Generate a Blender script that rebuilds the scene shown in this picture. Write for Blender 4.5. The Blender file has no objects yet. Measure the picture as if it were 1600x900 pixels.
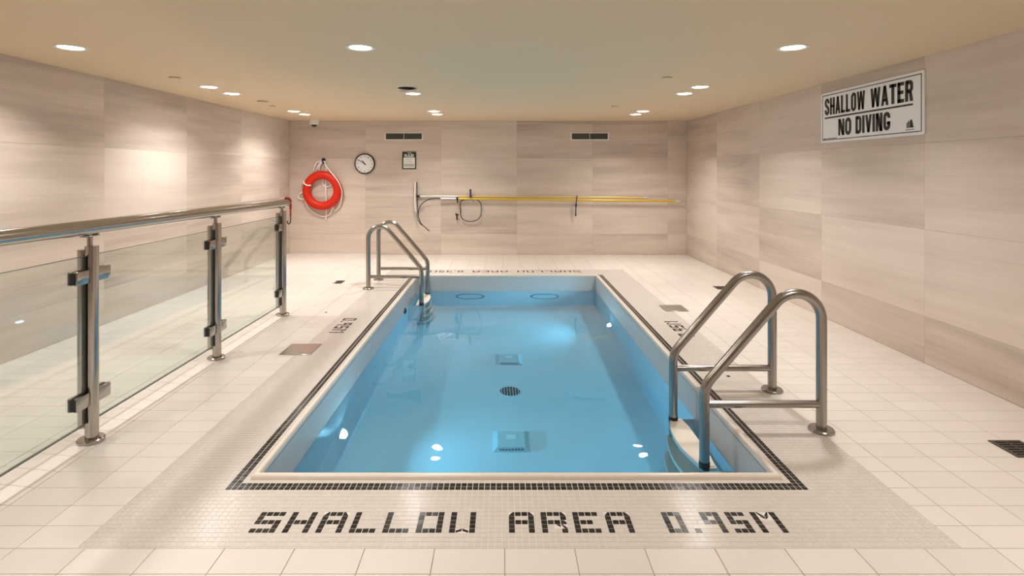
import bpy, bmesh, math, random
from mathutils import Vector, Matrix
random.seed(7)
PI = math.pi
SC = bpy.context.scene
COL = SC.collection

# ------------------------------------------------------------------ camera, world, exposure
EYE = 1.62                      # camera height, metres
FPX = 856.0                     # focal length for a 1600 px wide frame
cam_data = bpy.data.cameras.new('camera')
cam_data.sensor_width = 36.0
cam_data.lens = FPX / 1600 * 36.0
cam_data.shift_x = 15 / 1600
cam_data.shift_y = -183 / 1600
cam_data.clip_start = 0.05
cam = bpy.data.objects.new('camera', cam_data)
COL.objects.link(cam)
cam.location = (0, 0, EYE)
cam.rotation_euler = (PI / 2, 0, 0)
SC.camera = cam

world = bpy.data.worlds.new('world')
SC.world = world
world.use_nodes = True
world.node_tree.nodes['Background'].inputs[0].default_value = (1.0, 0.93, 0.84, 1)
world.node_tree.nodes['Background'].inputs[1].default_value = 0.0

LAMP_W = 8.0                   # watts of each ceiling downlight
LAMP_RGB = (1.0, 0.955, 0.915)
POOL_W = 17.0                   # watts of each underwater light
POOL_RGB = (0.30, 0.74, 1.0)
SC.view_settings.view_transform = 'Standard'
SC.view_settings.look = 'None'
SC.view_settings.gamma = 1.0
SC.view_settings.use_curve_mapping = False
SC.view_settings.exposure = 1.17
SC.cycles.use_denoising = True
SC.cycles.max_bounces = 12
SC.cycles.diffuse_bounces = 6
SC.cycles.glossy_bounces = 6
SC.cycles.transmission_bounces = 10
SC.cycles.transparent_max_bounces = 24
SC.cycles.caustics_reflective = False
SC.cycles.caustics_refractive = True
SC.cycles.sample_clamp_indirect = 6.0

# ------------------------------------------------------------------ room numbers (metres)
XL, XR = -4.118, 3.56           # side walls
YB, YF = 10.59, -2.6            # far wall, wall behind the camera
CEIL = 2.585
PX0, PX1 = -1.287, 1.433        # pool basin, inner faces
PY0, PY1 = 2.907, 8.417
PZ = -1.175
WATER = -0.225
MX0, MX1, MY0, MY1 = -1.825, 1.972, 2.352, 9.0    # mosaic surround, outer edge
BX0, BY0, CELL = -1.412, 2.362, 0.030             # mosaic grid
NBX = 99                                          # border is 99 cells wide

# ------------------------------------------------------------------ materials
def mat(name, rgb, rough=0.5, metal=0.0, spec=0.5, **kw):
    m = bpy.data.materials.new(name)
    m.use_nodes = True
    b = m.node_tree.nodes['Principled BSDF']
    b.inputs['Base Color'].default_value = (*rgb, 1)
    b.inputs['Roughness'].default_value = rough
    b.inputs['Metallic'].default_value = metal
    b.inputs['Specular IOR Level'].default_value = spec
    for k, v in kw.items():
        b.inputs[k.replace('_', ' ')].default_value = v
    return m

def nodes(m):
    return m.node_tree.nodes, m.node_tree.links, m.node_tree.nodes['Principled BSDF']

def noise_bump(m, scale, strength, dist=0.001):
    N, L, b = nodes(m)
    t = N.new('ShaderNodeTexNoise'); t.inputs['Scale'].default_value = scale
    bp = N.new('ShaderNodeBump'); bp.inputs['Strength'].default_value = strength; bp.inputs['Distance'].default_value = dist
    tc = N.new('ShaderNodeTexCoord')
    L.new(tc.outputs['Object'], t.inputs['Vector'])
    L.new(t.outputs['Fac'], bp.inputs['Height']); L.new(bp.outputs['Normal'], b.inputs['Normal'])

def ramp(N, stops):
    r = N.new('ShaderNodeValToRGB')
    e = r.color_ramp.elements
    while len(e) < len(stops):
        e.new(0.5)
    for k, (p, c) in enumerate(stops):
        e[k].position = p; e[k].color = (*c, 1)
    return r

def vary(m, rgb_a, rgb_b):
    """colour that differs a little from piece to piece"""
    N, L, b = nodes(m)
    g = N.new('ShaderNodeNewGeometry'); oi = N.new('ShaderNodeObjectInfo')
    ad = N.new('ShaderNodeMath'); ad.operation = 'ADD'
    fr = N.new('ShaderNodeMath'); fr.operation = 'FRACT'
    L.new(g.outputs['Random Per Island'], ad.inputs[0]); L.new(oi.outputs['Random'], ad.inputs[1])
    L.new(ad.outputs[0], fr.inputs[0])
    r = ramp(N, [(0, rgb_a), (1, rgb_b)])
    L.new(fr.outputs[0], r.inputs['Fac'])
    L.new(r.outputs['Color'], b.inputs['Base Color'])

def wall_material():
    m = mat('striated_stone_panel', (0.6, 0.5, 0.42), 0.42, spec=0.35)
    N, L, b = nodes(m)
    tc = N.new('ShaderNodeTexCoord'); oi = N.new('ShaderNodeObjectInfo')
    mul = N.new('ShaderNodeVectorMath'); mul.operation = 'MULTIPLY'; mul.inputs[1].default_value = (0.5, 1, 4.6)
    off = N.new('ShaderNodeVectorMath'); off.operation = 'SCALE'; off.inputs[0].default_value = (37, 11, 53)
    L.new(oi.outputs['Random'], off.inputs['Scale'])
    add = N.new('ShaderNodeVectorMath'); add.operation = 'ADD'
    L.new(tc.outputs['Object'], mul.inputs[0]); L.new(mul.outputs[0], add.inputs[0]); L.new(off.outputs[0], add.inputs[1])
    n1 = N.new('ShaderNodeTexNoise'); n1.inputs['Scale'].default_value = 1.0; n1.inputs['Detail'].default_value = 4; n1.inputs['Roughness'].default_value = 0.55
    n1.inputs['Distortion'].default_value = 0.25
    L.new(add.outputs[0], n1.inputs['Vector'])
    mul2 = N.new('ShaderNodeVectorMath'); mul2.operation = 'MULTIPLY'; mul2.inputs[1].default_value = (1.6, 1, 9)
    L.new(add.outputs[0], mul2.inputs[0])
    n2 = N.new('ShaderNodeTexNoise'); n2.inputs['Scale'].default_value = 0.9; n2.inputs['Detail'].default_value = 3
    L.new(mul2.outputs[0], n2.inputs['Vector'])
    mx = N.new('ShaderNodeMath'); mx.operation = 'MULTIPLY_ADD'; mx.inputs[1].default_value = 0.30
    L.new(n2.outputs['Fac'], mx.inputs[0]); L.new(n1.outputs['Fac'], mx.inputs[2])
    tint = N.new('ShaderNodeMath'); tint.operation = 'MULTIPLY_ADD'; tint.inputs[1].default_value = 0.34; tint.inputs[2].default_value = -0.17
    wn = N.new('ShaderNodeTexWhiteNoise'); wn.noise_dimensions = '1D'
    L.new(oi.outputs['Random'], wn.inputs['W']); L.new(wn.outputs['Value'], tint.inputs[0])
    sm = N.new('ShaderNodeMath'); sm.operation = 'ADD'
    L.new(mx.outputs[0], sm.inputs[0]); L.new(tint.outputs[0], sm.inputs[1])
    r = ramp(N, [(0.30, (0.44, 0.365, 0.312)), (0.50, (0.56, 0.475, 0.412)), (0.70, (0.65, 0.56, 0.490)), (0.92, (0.71, 0.622, 0.550))])
    L.new(sm.outputs[0], r.inputs['Fac']); L.new(r.outputs['Color'], b.inputs['Base Color'])
    return m

M = {}
M['panel'] = wall_material()
M['wall_back'] = mat('wall_backing', (0.40, 0.34, 0.29), 0.8)
M['ceiling'] = mat('ceiling_paint', (0.71, 0.575, 0.395), 0.75, spec=0.2)
noise_bump(M['ceiling'], 60, 0.05)
M['grout'] = mat('floor_grout', (0.40, 0.33, 0.28), 0.85)
M['mgrout'] = mat('mosaic_grout', (0.74, 0.69, 0.64), 0.85)
M['tile'] = mat('cream_floor_tile', (0.7, 0.6, 0.52), 0.30, spec=0.4)
vary(M['tile'], (0.675, 0.625, 0.575), (0.72, 0.67, 0.62))
M['mosaic'] = mat('cream_mosaic', (0.66, 0.56, 0.48), 0.19, spec=0.22)
vary(M['mosaic'], (0.60, 0.555, 0.51), (0.63, 0.585, 0.54))
M['black'] = mat('black_mosaic', (0.02, 0.017, 0.015), 0.19, spec=0.25)
vary(M['black'], (0.014, 0.012, 0.011), (0.035, 0.030, 0.027))
M['shell'] = mat('white_pool_shell', (0.74, 0.74, 0.73), 0.35)
M['shade_strip'] = mat('wall_shade_grey', (0.56, 0.545, 0.52), 0.4)  # grey puts the shade above the water into the wall's colour
M['lip'] = mat('cream_coping', (0.74, 0.66, 0.57), 0.3)
M['steel'] = mat('brushed_stainless', (0.36, 0.34, 0.315), 0.26, 1.0)
M['steel2'] = mat('polished_stainless', (0.44, 0.415, 0.385), 0.16, 1.0)
M['plate'] = mat('satin_steel_plate', (0.50, 0.47, 0.43), 0.34, 1.0)
M['plate2'] = mat('bright_steel_plate', (0.75, 0.72, 0.68), 0.22, 1.0)
M['rubber'] = mat('black_rubber', (0.012, 0.012, 0.013), 0.5)
M['white'] = mat('white_plastic', (0.80, 0.79, 0.76), 0.35)
M['signwhite'] = mat('white_sign_face', (0.86, 0.89, 0.91), 0.3)
M['ink'] = mat('black_ink', (0.008, 0.008, 0.009), 0.4)
M['greyink'] = mat('grey_ink', (0.16, 0.16, 0.16), 0.5)
M['paleink'] = mat('pale_grey_ink', (0.5, 0.5, 0.5), 0.5)
M['red'] = mat('orange_red_plastic', (0.62, 0.022, 0.005), 0.45, spec=0.3)
M['redcloth'] = mat('red_strap', (0.42, 0.03, 0.02), 0.7)
M['rope'] = mat('white_rope', (0.88, 0.86, 0.82), 0.8)
noise_bump(M['rope'], 300, 0.6)
M['navy'] = mat('navy_plastic', (0.025, 0.025, 0.13), 0.45)
M['yellow'] = mat('yellow_anodised_pole', (0.72, 0.50, 0.05), 0.30, 0.15)
M['pale_yellow'] = mat('pale_yellow_pole', (0.80, 0.62, 0.22), 0.30, 0.15)
M['alu'] = mat('aluminium', (0.80, 0.79, 0.77), 0.45, 0.6)
M['dark'] = mat('dark_grey', (0.025, 0.027, 0.025), 0.5)
M['slat'] = mat('vent_slat', (0.11, 0.12, 0.11), 0.5)
M['green'] = mat('dark_green_print', (0.012, 0.04, 0.018), 0.45)
M['blue_fit'] = mat('blue_grey_fitting', (0.10, 0.22, 0.30), 0.4)
M['fit'] = mat('pale_fitting', (0.70, 0.74, 0.74), 0.35)
M['cover'] = mat('grey_green_cover', (0.56, 0.62, 0.60), 0.4)
M['tread'] = mat('cream_ladder_tread', (0.74, 0.67, 0.58), 0.45)
M['reflector'] = mat('grey_reflector', (0.55, 0.53, 0.50), 0.35, 0.6)
M['hole'] = mat('dark_hole', (0.02, 0.018, 0.016), 0.7)
M['drain'] = mat('bronze_drain', (0.10, 0.085, 0.07), 0.4, 0.6)

def emit(name, rgb, s):
    m = bpy.data.materials.new(name); m.use_nodes = True
    N = m.node_tree.nodes; N.clear()
    e = N.new('ShaderNodeEmission'); e.inputs[0].default_value = (*rgb, 1); e.inputs[1].default_value = s
    o = N.new('ShaderNodeOutputMaterial'); m.node_tree.links.new(e.outputs[0], o.inputs[0])
    return m
M['lens'] = emit('lit_lens', LAMP_RGB, 14.0)
M['pool_lens'] = emit('lit_pool_lens', (0.85, 0.96, 1.0), 5.0)

def glass_material():
    m = bpy.data.materials.new('clear_glass_pane'); m.use_nodes = True
    N = m.node_tree.nodes; L = m.node_tree.links; N.clear()
    t = N.new('ShaderNodeBsdfTransparent'); t.inputs[0].default_value = (0.905, 0.935, 0.92, 1)
    g = N.new('ShaderNodeBsdfGlossy'); g.inputs['Roughness'].default_value = 0.0; g.inputs[0].default_value = (0.95, 1, 0.98, 1)
    f = N.new('ShaderNodeFresnel')
    geo = N.new('ShaderNodeNewGeometry')                       # the pane's far face reflects like its near face
    io = N.new('ShaderNodeMath'); io.operation = 'MULTIPLY_ADD'; io.inputs[1].default_value = 1 / 1.5 - 1.5; io.inputs[2].default_value = 1.5
    L.new(geo.outputs['Backfacing'], io.inputs[0]); L.new(io.outputs[0], f.inputs['IOR'])
    x = N.new('ShaderNodeMixShader'); o = N.new('ShaderNodeOutputMaterial')
    L.new(f.outputs[0], x.inputs[0]); L.new(t.outputs[0], x.inputs[1]); L.new(g.outputs[0], x.inputs[2]); L.new(x.outputs[0], o.inputs[0])
    return m
M['glass'] = glass_material()
M['glass_edge'] = mat('dark_glass_edge', (0.10, 0.12, 0.11), 0.2)

def water_material():
    m = bpy.data.materials.new('pool_water'); m.use_nodes = True
    N = m.node_tree.nodes; L = m.node_tree.links; N.clear()
    g = N.new('ShaderNodeBsdfGlass'); g.inputs['IOR'].default_value = 1.333; g.inputs['Roughness'].default_value = 0.0
    v = N.new('ShaderNodeVolumeAbsorption'); v.inputs['Color'].default_value = (0.52, 0.88, 0.99, 1); v.inputs['Density'].default_value = 0.8
    o = N.new('ShaderNodeOutputMaterial')
    L.new(g.outputs[0], o.inputs['Surface']); L.new(v.outputs[0], o.inputs['Volume'])
    return m
M['water'] = water_material()

# ------------------------------------------------------------------ mesh helpers
def link(name, me, m=None, parent=None, smooth=False):
    o = bpy.data.objects.new(name, me)
    COL.objects.link(o)
    if m is not None and not me.materials:
        me.materials.append(m)
    if smooth:
        me.polygons.foreach_set('use_smooth', [True] * len(me.polygons))
    if parent is not None:
        o.parent = parent
    return o

def obj(name, bm, m, parent=None, smooth=False, angle=None):
    me = bpy.data.meshes.new(name)
    bmesh.ops.recalc_face_normals(bm, faces=bm.faces[:]) if len(bm.faces) < 60000 else None
    bm.to_mesh(me); bm.free()
    o = link(name, me, m, parent, smooth)
    if smooth and angle:
        me.set_sharp_from_angle(angle=math.radians(angle))
    return o

def pyobj(name, vs, fs, m, parent=None, smooth=False):
    me = bpy.data.meshes.new(name)
    me.from_pydata(vs, [], fs); me.update()
    return link(name, me, m, parent, smooth)

def thing(name, label, cat, loc=(0, 0, 0), rotz=0.0, group=None):
    o = bpy.data.objects.new(name, None)
    COL.objects.link(o)
    o.location = loc; o.rotation_euler = (0, 0, rotz); o.empty_display_size = 0.1
    o['label'] = label; o['category'] = cat
    if group: o['group'] = group
    return o

def tag(o, label, cat, group=None, kind=None):
    o['label'] = label; o['category'] = cat
    if group: o['group'] = group
    if kind: o['kind'] = kind
    return o

def box(bm, x0, x1, y0, y1, z0, z1, bevel=0.0, seg=2):
    vs = [bm.verts.new((x, y, z)) for z in (z0, z1) for y in (y0, y1) for x in (x0, x1)]
    fs = [bm.faces.new([vs[i] for i in f]) for f in ((0, 2, 3, 1), (4, 5, 7, 6), (0, 1, 5, 4), (2, 6, 7, 3), (0, 4, 6, 2), (1, 3, 7, 5))]
    if bevel:
        es = list({e for f in fs for e in f.edges})
        bmesh.ops.bevel(bm, geom=es, offset=bevel, segments=seg, affect='EDGES', profile=0.5)
    return bm

def nb(): return bmesh.new()

def boxobj(name, b, m, parent=None, bevel=0.0, seg=2):
    return obj(name, box(nb(), *b, bevel, seg), m, parent, smooth=bevel > 0, angle=40)

def tube(bm, pts, r, seg=14, closed=False, caps=True, ry=None):
    """sweep a circle (or ellipse r x ry) along pts"""
    pts = [Vector(p) for p in pts]
    n = len(pts)
    tang = []
    for i in range(n):
        if closed: t = pts[(i + 1) % n] - pts[i - 1]
        else: t = pts[min(i + 1, n - 1)] - pts[max(i - 1, 0)]
        tang.append(t.normalized())
    up = Vector((0, 0, 1)) if abs(tang[0].z) < 0.9 else Vector((0, 1, 0))
    a = up.cross(tang[0]).normalized()
    rings = []
    for i in range(n):
        a = (a - tang[i] * a.dot(tang[i])).normalized()
        b = tang[i].cross(a)
        rr = r[i] if isinstance(r, (list, tuple)) else r
        r2 = ry if ry else rr
        rings.append([bm.verts.new(pts[i] + a * (rr * math.cos(2 * PI * k / seg)) + b * (r2 * math.sin(2 * PI * k / seg))) for k in range(seg)])
    for i in range(n if closed else n - 1):
        A, B = rings[i], rings[(i + 1) % n]
        for k in range(seg):
            bm.faces.new((A[k], A[(k + 1) % seg], B[(k + 1) % seg], B[k]))
    if caps and not closed:
        bm.faces.new(rings[0][::-1]); bm.faces.new(rings[-1])
    return bm

def tubeobj(name, pts, r, m, parent=None, seg=14, closed=False, ry=None):
    return obj(name, tube(nb(), pts, r, seg, closed, True, ry), m, parent, smooth=True, angle=50)

def fillet(pts, rad, n=8):
    """round the inner corners of a polyline"""
    P = [Vector(p) for p in pts]
    out = [P[0]]
    for i in range(1, len(P) - 1):
        r = rad[i - 1] if isinstance(rad, (list, tuple)) else rad
        d0 = (P[i - 1] - P[i]).normalized(); d1 = (P[i + 1] - P[i]).normalized()
        ang = d0.angle(d1)
        if r <= 0 or ang > 3.13: out.append(P[i]); continue
        t = min(r / math.tan(ang / 2), 0.48 * (P[i - 1] - P[i]).length, 0.48 * (P[i + 1] - P[i]).length)
        r = t * math.tan(ang / 2)
        c = P[i] + (d0 + d1).normalized() * (r / math.sin(ang / 2))
        s, e = P[i] + d0 * t - c, P[i] + d1 * t - c
        om = s.angle(e)
        for k in range(n + 1):
            f = k / n
            out.append(c + (s * math.sin((1 - f) * om) + e * math.sin(f * om)) / math.sin(om))
    out.append(P[-1])
    return out

def smooth_curve(pts, n=8):
    """Catmull-Rom through pts"""
    P = [Vector(p) for p in pts]
    P = [P[0] * 2 - P[1]] + P + [P[-1] * 2 - P[-2]]
    out = []
    for i in range(1, len(P) - 2):
        for k in range(n):
            t = k / n
            a, b, c, d = P[i - 1], P[i], P[i + 1], P[i + 2]
            out.append(0.5 * ((2 * b) + (c - a) * t + (2 * a - 5 * b + 4 * c - d) * t * t + (3 * b - a - 3 * c + d) * t ** 3))
    out.append(P[-2])
    return out

def lathe(bm, prof, seg=32, axis='z', at=(0, 0, 0), sign=1, caps=True):
    """spin (radius, height) pairs round an axis through at"""
    at = Vector(at)
    rings = []
    for r, h in prof:
        ring = []
        for k in range(seg):
            c, s = r * math.cos(2 * PI * k / seg), r * math.sin(2 * PI * k / seg)
            v = {'z': (c, s, sign * h), 'y': (c, sign * h, s), 'x': (sign * h, c, s)}[axis]
            ring.append(bm.verts.new(at + Vector(v)))
        rings.append(ring)
    for A, B in zip(rings, rings[1:]):
        for k in range(seg):
            bm.faces.new((A[k], A[(k + 1) % seg], B[(k + 1) % seg], B[k]))
    if caps:
        bm.faces.new(rings[0][::-1]); bm.faces.new(rings[-1])
    return bm

def latheobj(name, prof, m, parent=None, seg=32, axis='z', at=(0, 0, 0), sign=1, angle=35, caps=True):
    return obj(name, lathe(nb(), prof, seg, axis, at, sign, caps), m, parent, smooth=True, angle=angle)

def prism(bm, poly, z0, z1, f=None):
    """extrude a 2-D outline; f maps (u, v, w) to a point"""
    f = f or (lambda u, v, w: (u, v, w))
    A = [bm.verts.new(f(u, v, z0)) for u, v in poly]
    B = [bm.verts.new(f(u, v, z1)) for u, v in poly]
    bm.faces.new(A[::-1]); bm.faces.new(B)
    n = len(poly)
    for k in range(n):
        bm.faces.new((A[k], A[(k + 1) % n], B[(k + 1) % n], B[k]))
    return bm

def copy_tree(o, parent=None):
    c = o.copy(); COL.objects.link(c); c.parent = parent
    for ch in list(o.children): copy_tree(ch, c)
    return c

def text_mesh(s, w, h, bold=0.0, spacing=1.0):
    """flat lettering of the built-in font, scaled to w x h and centred; lies in x-z, facing -y"""
    cu = bpy.data.curves.new('lettering', 'FONT')
    cu.body = s; cu.offset = bold; cu.space_character = spacing; cu.resolution_u = 3
    o = bpy.data.objects.new('lettering', cu)
    COL.objects.link(o)
    dg = bpy.context.evaluated_depsgraph_get()
    me = bpy.data.meshes.new_from_object(o.evaluated_get(dg))
    bpy.data.objects.remove(o); bpy.data.curves.remove(cu)
    xs = [v.co.x for v in me.vertices]; ys = [v.co.y for v in me.vertices]
    x0, x1, y0, y1 = min(xs), max(xs), min(ys), max(ys)
    for v in me.vertices:
        v.co = ((v.co.x - (x0 + x1) / 2) * w / (x1 - x0), 0, (v.co.y - (y0 + y1) / 2) * h / (y1 - y0))
    me.materials.clear()
    return me

def seen_px(x, y, z=0.0):
    return 785 + FPX * x / y, 267 + FPX * (EYE - z) / y

# ------------------------------------------------------------------ floor
def rise(x):
    """the paving tilts up a little behind the glass balustrade"""
    if x > -2.39: return 0.0
    return min(0.03, (-2.39 - x) * 0.10)

floor = nb()
for a in ((XL - .1, MX0, YF - .1, YB + .1), (MX1, XR + .1, YF - .1, YB + .1), (MX0, MX1, YF - .1, MY0), (MX0, MX1, MY1, YB + .1)):
    box(floor, *a, -0.20, -0.004)
floor = obj('floor', floor, M['grout'])
tag(floor, 'cream rectangular ceramic tile floor round the sunken pool', 'floor', kind='structure')

def tile_geo(x0, x1, y0, y1, g=0.0015, ch=0.0012, th=0.006, jit=0.0):
    """one chamfered tile: vertices and faces, top at z = 0"""
    x0 += g; x1 -= g; y0 += g; y1 -= g
    sx, sy = random.uniform(-jit, jit), random.uniform(-jit, jit)
    cx, cy = (x0 + x1) / 2, (y0 + y1) / 2
    vs = [(x, y, -th) for x, y in ((x0, y0), (x1, y0), (x1, y1), (x0, y1))]
    vs += [(x, y, -ch + (x - cx) * sx + (y - cy) * sy) for x, y in ((x0, y0), (x1, y0), (x1, y1), (x0, y1))]
    vs += [(x, y, (x - cx) * sx + (y - cy) * sy) for x, y in ((x0 + ch, y0 + ch), (x1 - ch, y0 + ch), (x1 - ch, y1 - ch), (x0 + ch, y1 - ch))]
    fs = [(8, 9, 10, 11)]
    for a in (0, 4):
        fs += [(a + k, a + (k + 1) % 4, a + 4 + (k + 1) % 4, a + 4 + k) for k in range(4)]
    return vs, fs

TX, TY = 0.30, 0.15
pieces = []
i0, i1 = math.floor((XL - .01) / TX) - 1, math.ceil((XR - .01) / TX)
j0, j1 = -14, math.ceil((YB - MY0) / TY)
for j in range(j0, j1):
    ya, yb = max(MY0 + j * TY, YF), min(MY0 + (j + 1) * TY, YB)
    for i in range(i0, i1):
        xa, xb = max(.01 + i * TX, XL), min(.01 + (i + 1) * TX, XR)
        if xb - xa < .012: continue
        if yb <= MY0 + 1e-6 or ya >= MY1 - 1e-6 or xb <= MX0 or xa >= MX1:
            pieces.append((xa, xb, ya, yb)); continue
        if xa < MX0: pieces.append((xa, MX0, ya, yb))
        if xb > MX1: pieces.append((MX1, xb, ya, yb))
        if yb > MY1 + .01: pieces.append((max(xa, MX0), min(xb, MX1), MY1, yb))
def px_area(p):
    xa, xb, ya, yb = p
    if ya < 0.5: return 0
    u, v = seen_px((xa + xb) / 2, (ya + yb) / 2)
    if not (-20 < u < 1620 and v < 905): return 0
    return FPX * (xb - xa) / ya * FPX * EYE * (1 / ya - 1 / yb)
pieces.sort(key=px_area, reverse=True)
tile_cache = {}
sv, sf = [], []
for k, (xa, xb, ya, yb) in enumerate(pieces):
    cx, cy = (xa + xb) / 2, (ya + yb) / 2
    za, zb = rise(xa), rise(xb)
    if k < 300:
        key = (round(xb - xa, 3), round(yb - ya, 3))
        if key not in tile_cache:
            vs, fs = tile_geo(-(xb - xa) / 2, (xb - xa) / 2, -(yb - ya) / 2, (yb - ya) / 2)
            me = bpy.data.meshes.new('tile'); me.from_pydata(vs, [], fs); me.materials.append(M['tile'])
            tile_cache[key] = me
        o = link('tile', tile_cache[key], None, floor)
        o.location = (cx, cy, (za + zb) / 2)
        o.rotation_euler = (random.uniform(-.0012, .0012), math.atan2(za - zb, xb - xa) + random.uniform(-.0008, .0008), 0)
    else:
        vs, fs = tile_geo(xa, xb, ya, yb, jit=.001)
        vs = [(x, y, z + rise(x)) for x, y, z in vs]
        b = len(sv); sv += vs; sf += [tuple(b + q for q in f) for f in fs]
o = pyobj('tiles', sv, sf, M['tile'], floor); o['kind'] = 'stuff'
# sloping bed under the raised tiles
bm = nb()
prism(bm, [(XL, .0245), (-2.69, .0245), (-2.39, -.0045), (-2.39, -.02), (XL, -.02)], YF, YB, lambda u, v, w: (u, w, v))
obj('mortar_bed', bm, M['grout'], floor)

# ------------------------------------------------------------------ mosaic surround, lettering and border
GLYPH = {
    'S': ['####', '#...', '####', '...#', '####'], 'H': ['#..#', '#..#', '####', '#..#', '#..#'],
    'A': ['/##\\', '#..#', '####', '#..#', '#..#'], 'L': ['#...', '#...', '#...', '#...', '####'],
    'O': ['####', '#..#', '#..#', '#..#', '####'], 'W': ['#..#', '#..#', '#..#', '#..#', '#dp#'],
    'R': ['###\\', '#..#', '###>', '#.tb', '#..#'], 'E': ['####', '#...', '###.', '#...', '####'],
    '0': ['###', '#.#', '#.#', '#.#', '###'], '9': ['###', '#.#', '###', '..#', '..#'],
    '.': ['.', '.', '.', '.', '#'], '5': ['###', '#..', '###', '..#', '###'], 'M': ['#pd#', '#..#', '#..#', '#..#', '#..#'],
}
def layout(s, wordgap=5):
    """cells (column, row from the top, kind) of a line of tile letters, and the line's width"""
    out, c = [], 0
    for ch in s:
        if ch == ' ':
            c += wordgap - 1; continue
        g = GLYPH[ch]
        for r, row in enumerate(g):
            for k, q in enumerate(row):
                if q != '.' or (ch == '.' and q == '#'):
                    out.append((c + k, r, q))
        c += len(g[0]) + 1
    return out, c - 1

def cell_poly(q):
    """outline of a tile in its unit cell (u right, v up)"""
    e = 0.06
    return {'#': [(e, e), (1 - e, e), (1 - e, 1 - e), (e, 1 - e)],
            '/': [(e, e), (1 - e, e), (1 - e, 1 - e), (.65, 1 - e)],
            '\\': [(e, e), (1 - e, e), (.35, 1 - e), (e, 1 - e)],
            'd': [(e, e), (e, .52), (1 - e, 1 - e), (1 - e, .48)],
            '>': [(e, e), (1 - e, e), (1 - e, .45), (.55, 1 - e), (e, 1 - e)],
            't': [(.30, 1 - e), (1 - e, 1 - e), (1 - e, .35)], 'b': [(e, 1 - e), (.25, 1 - e), (1 - e, .15), (.9, e), (.5, e)],
            'y': [(e, 1 - e), (.25, 1 - e), (1 - e, e), (.4, e)], 'z': [(1 - e, 1 - e), (.75, 1 - e), (e, e), (.6, e)],
            'Y': [(.35, 1 - e), (1 - e, 1 - e), (1 - e, .2)], 'Z': [(.65, 1 - e), (e, 1 - e), (e, .2)],
            'p': [(e, .48), (e, 1 - e), (1 - e, .52), (1 - e, e)]}[q]
GLYPH['W'][4] = '#dp#'
GLYPH['M'][0], GLYPH['M'][1] = '#yz#', '#YZ#'

letter_cells = {}                       # grid cell -> outline in world metres
def put(s, col0, row_of, turn):
    """lay a line of letters: turn maps (column, row from top) to a grid cell and (u, v) to in-cell coordinates"""
    cells, w = layout(s)
    for c, r, q in cells:
        (gi, gj), uvmap = turn(c, r, w)
        letter_cells[(gi, gj)] = [uvmap(u, v) for u, v in cell_poly(q)]

# front line reads from the camera's side, the far line from the far side, the two short ones from the side decks
put('SHALLOW AREA 0.95M', 0, 0, lambda c, r, w: ((9 + c, 7 - r), lambda u, v: (u, v)))
put('SHALLOW AREA 0.95M', 0, 0, lambda c, r, w: ((88 - c, 213 + r), lambda u, v: (1 - u, 1 - v)))
gl = round((6.015 - BY0) / CELL)
put('0.95M', 0, 0, lambda c, r, w: ((-7 - r, gl - 1 - c), lambda u, v: (v, 1 - u)))
gr = round((5.35 - BY0) / CELL)
put('0.95M', 0, 0, lambda c, r, w: ((NBX + 6 + r, gr + c), lambda u, v: (1 - v, u)))

trim = nb()
for a in ((MX0, PX0 - .02, MY0, MY1), (PX1 + .02, MX1, MY0, MY1), (PX0 - .02, PX1 + .02, MY0, PY0 - .02), (PX0 - .02, PX1 + .02, PY1 + .02, MY1)):
    box(trim, *a, -0.20, -0.0012)
trim = obj('trim_1', trim, M['mgrout'])
tag(trim, 'cream mosaic surround of the pool with black tile lettering and border', 'mosaic', kind='structure')

NJB0, NJB1 = 14, 205                    # border rows: 14,15 at the front and 204,205 at the back
def zone(i, j):
    """'border', 'mosaic' or None (under the coping and the pool)"""
    inx, iny = 0 <= i < NBX, 14 <= j <= 205
    if inx and iny:
        if i < 2 or i >= NBX - 2 or j < 16 or j > 203: return 'border'
        if i < 3 or i >= NBX - 3 or j < 17 or j > 202: return 'mosaic'
        return None
    return 'mosaic'

def flat_piece(poly, jit=0.006, th=0.004):
    """thin tile with the given outline"""
    n = len(poly)
    cx = sum(p[0] for p in poly) / n; cy = sum(p[1] for p in poly) / n
    sx, sy = random.gauss(0, jit), random.gauss(0, jit)
    vs = [(x, y, -th) for x, y in poly] + [(x, y, (x - cx) * sx + (y - cy) * sy) for x, y in poly]
    fs = [tuple(range(n, 2 * n))] + [(k, (k + 1) % n, n + (k + 1) % n, n + k) for k in range(n)]
    return vs, fs

lv, lf, bord, letters = [], [], [], []
for j in range(-1, 222):
    ya, yb = BY0 + j * CELL, BY0 + (j + 1) * CELL
    ya, yb = max(ya, MY0), min(yb, MY1)
    if yb - ya < .004: continue
    for i in range(-14, NBX + 14):
        xa, xb = max(BX0 + i * CELL, MX0), min(BX0 + (i + 1) * CELL, MX1)
        if xb - xa < .004: continue
        z = zone(i, j)
        if z is None: continue
        if (i, j) in letter_cells:
            letters.append([(xa + u * CELL, ya + v * CELL) for u, v in letter_cells[(i, j)]]); continue
        g = .0018 if z == 'border' else .0011
        poly = [(xa + g, ya + g), (xb - g, ya + g), (xb - g, yb - g), (xa + g, yb - g)]
        if z == 'border': bord.append(poly); continue
        vs, fs = flat_piece(poly, 0.004)
        b = len(lv); lv += vs; lf += [tuple(b + q for q in f) for f in fs]
o = pyobj('mosaic_tiles', lv, lf, M['mosaic'], trim); o['kind'] = 'stuff'

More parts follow.
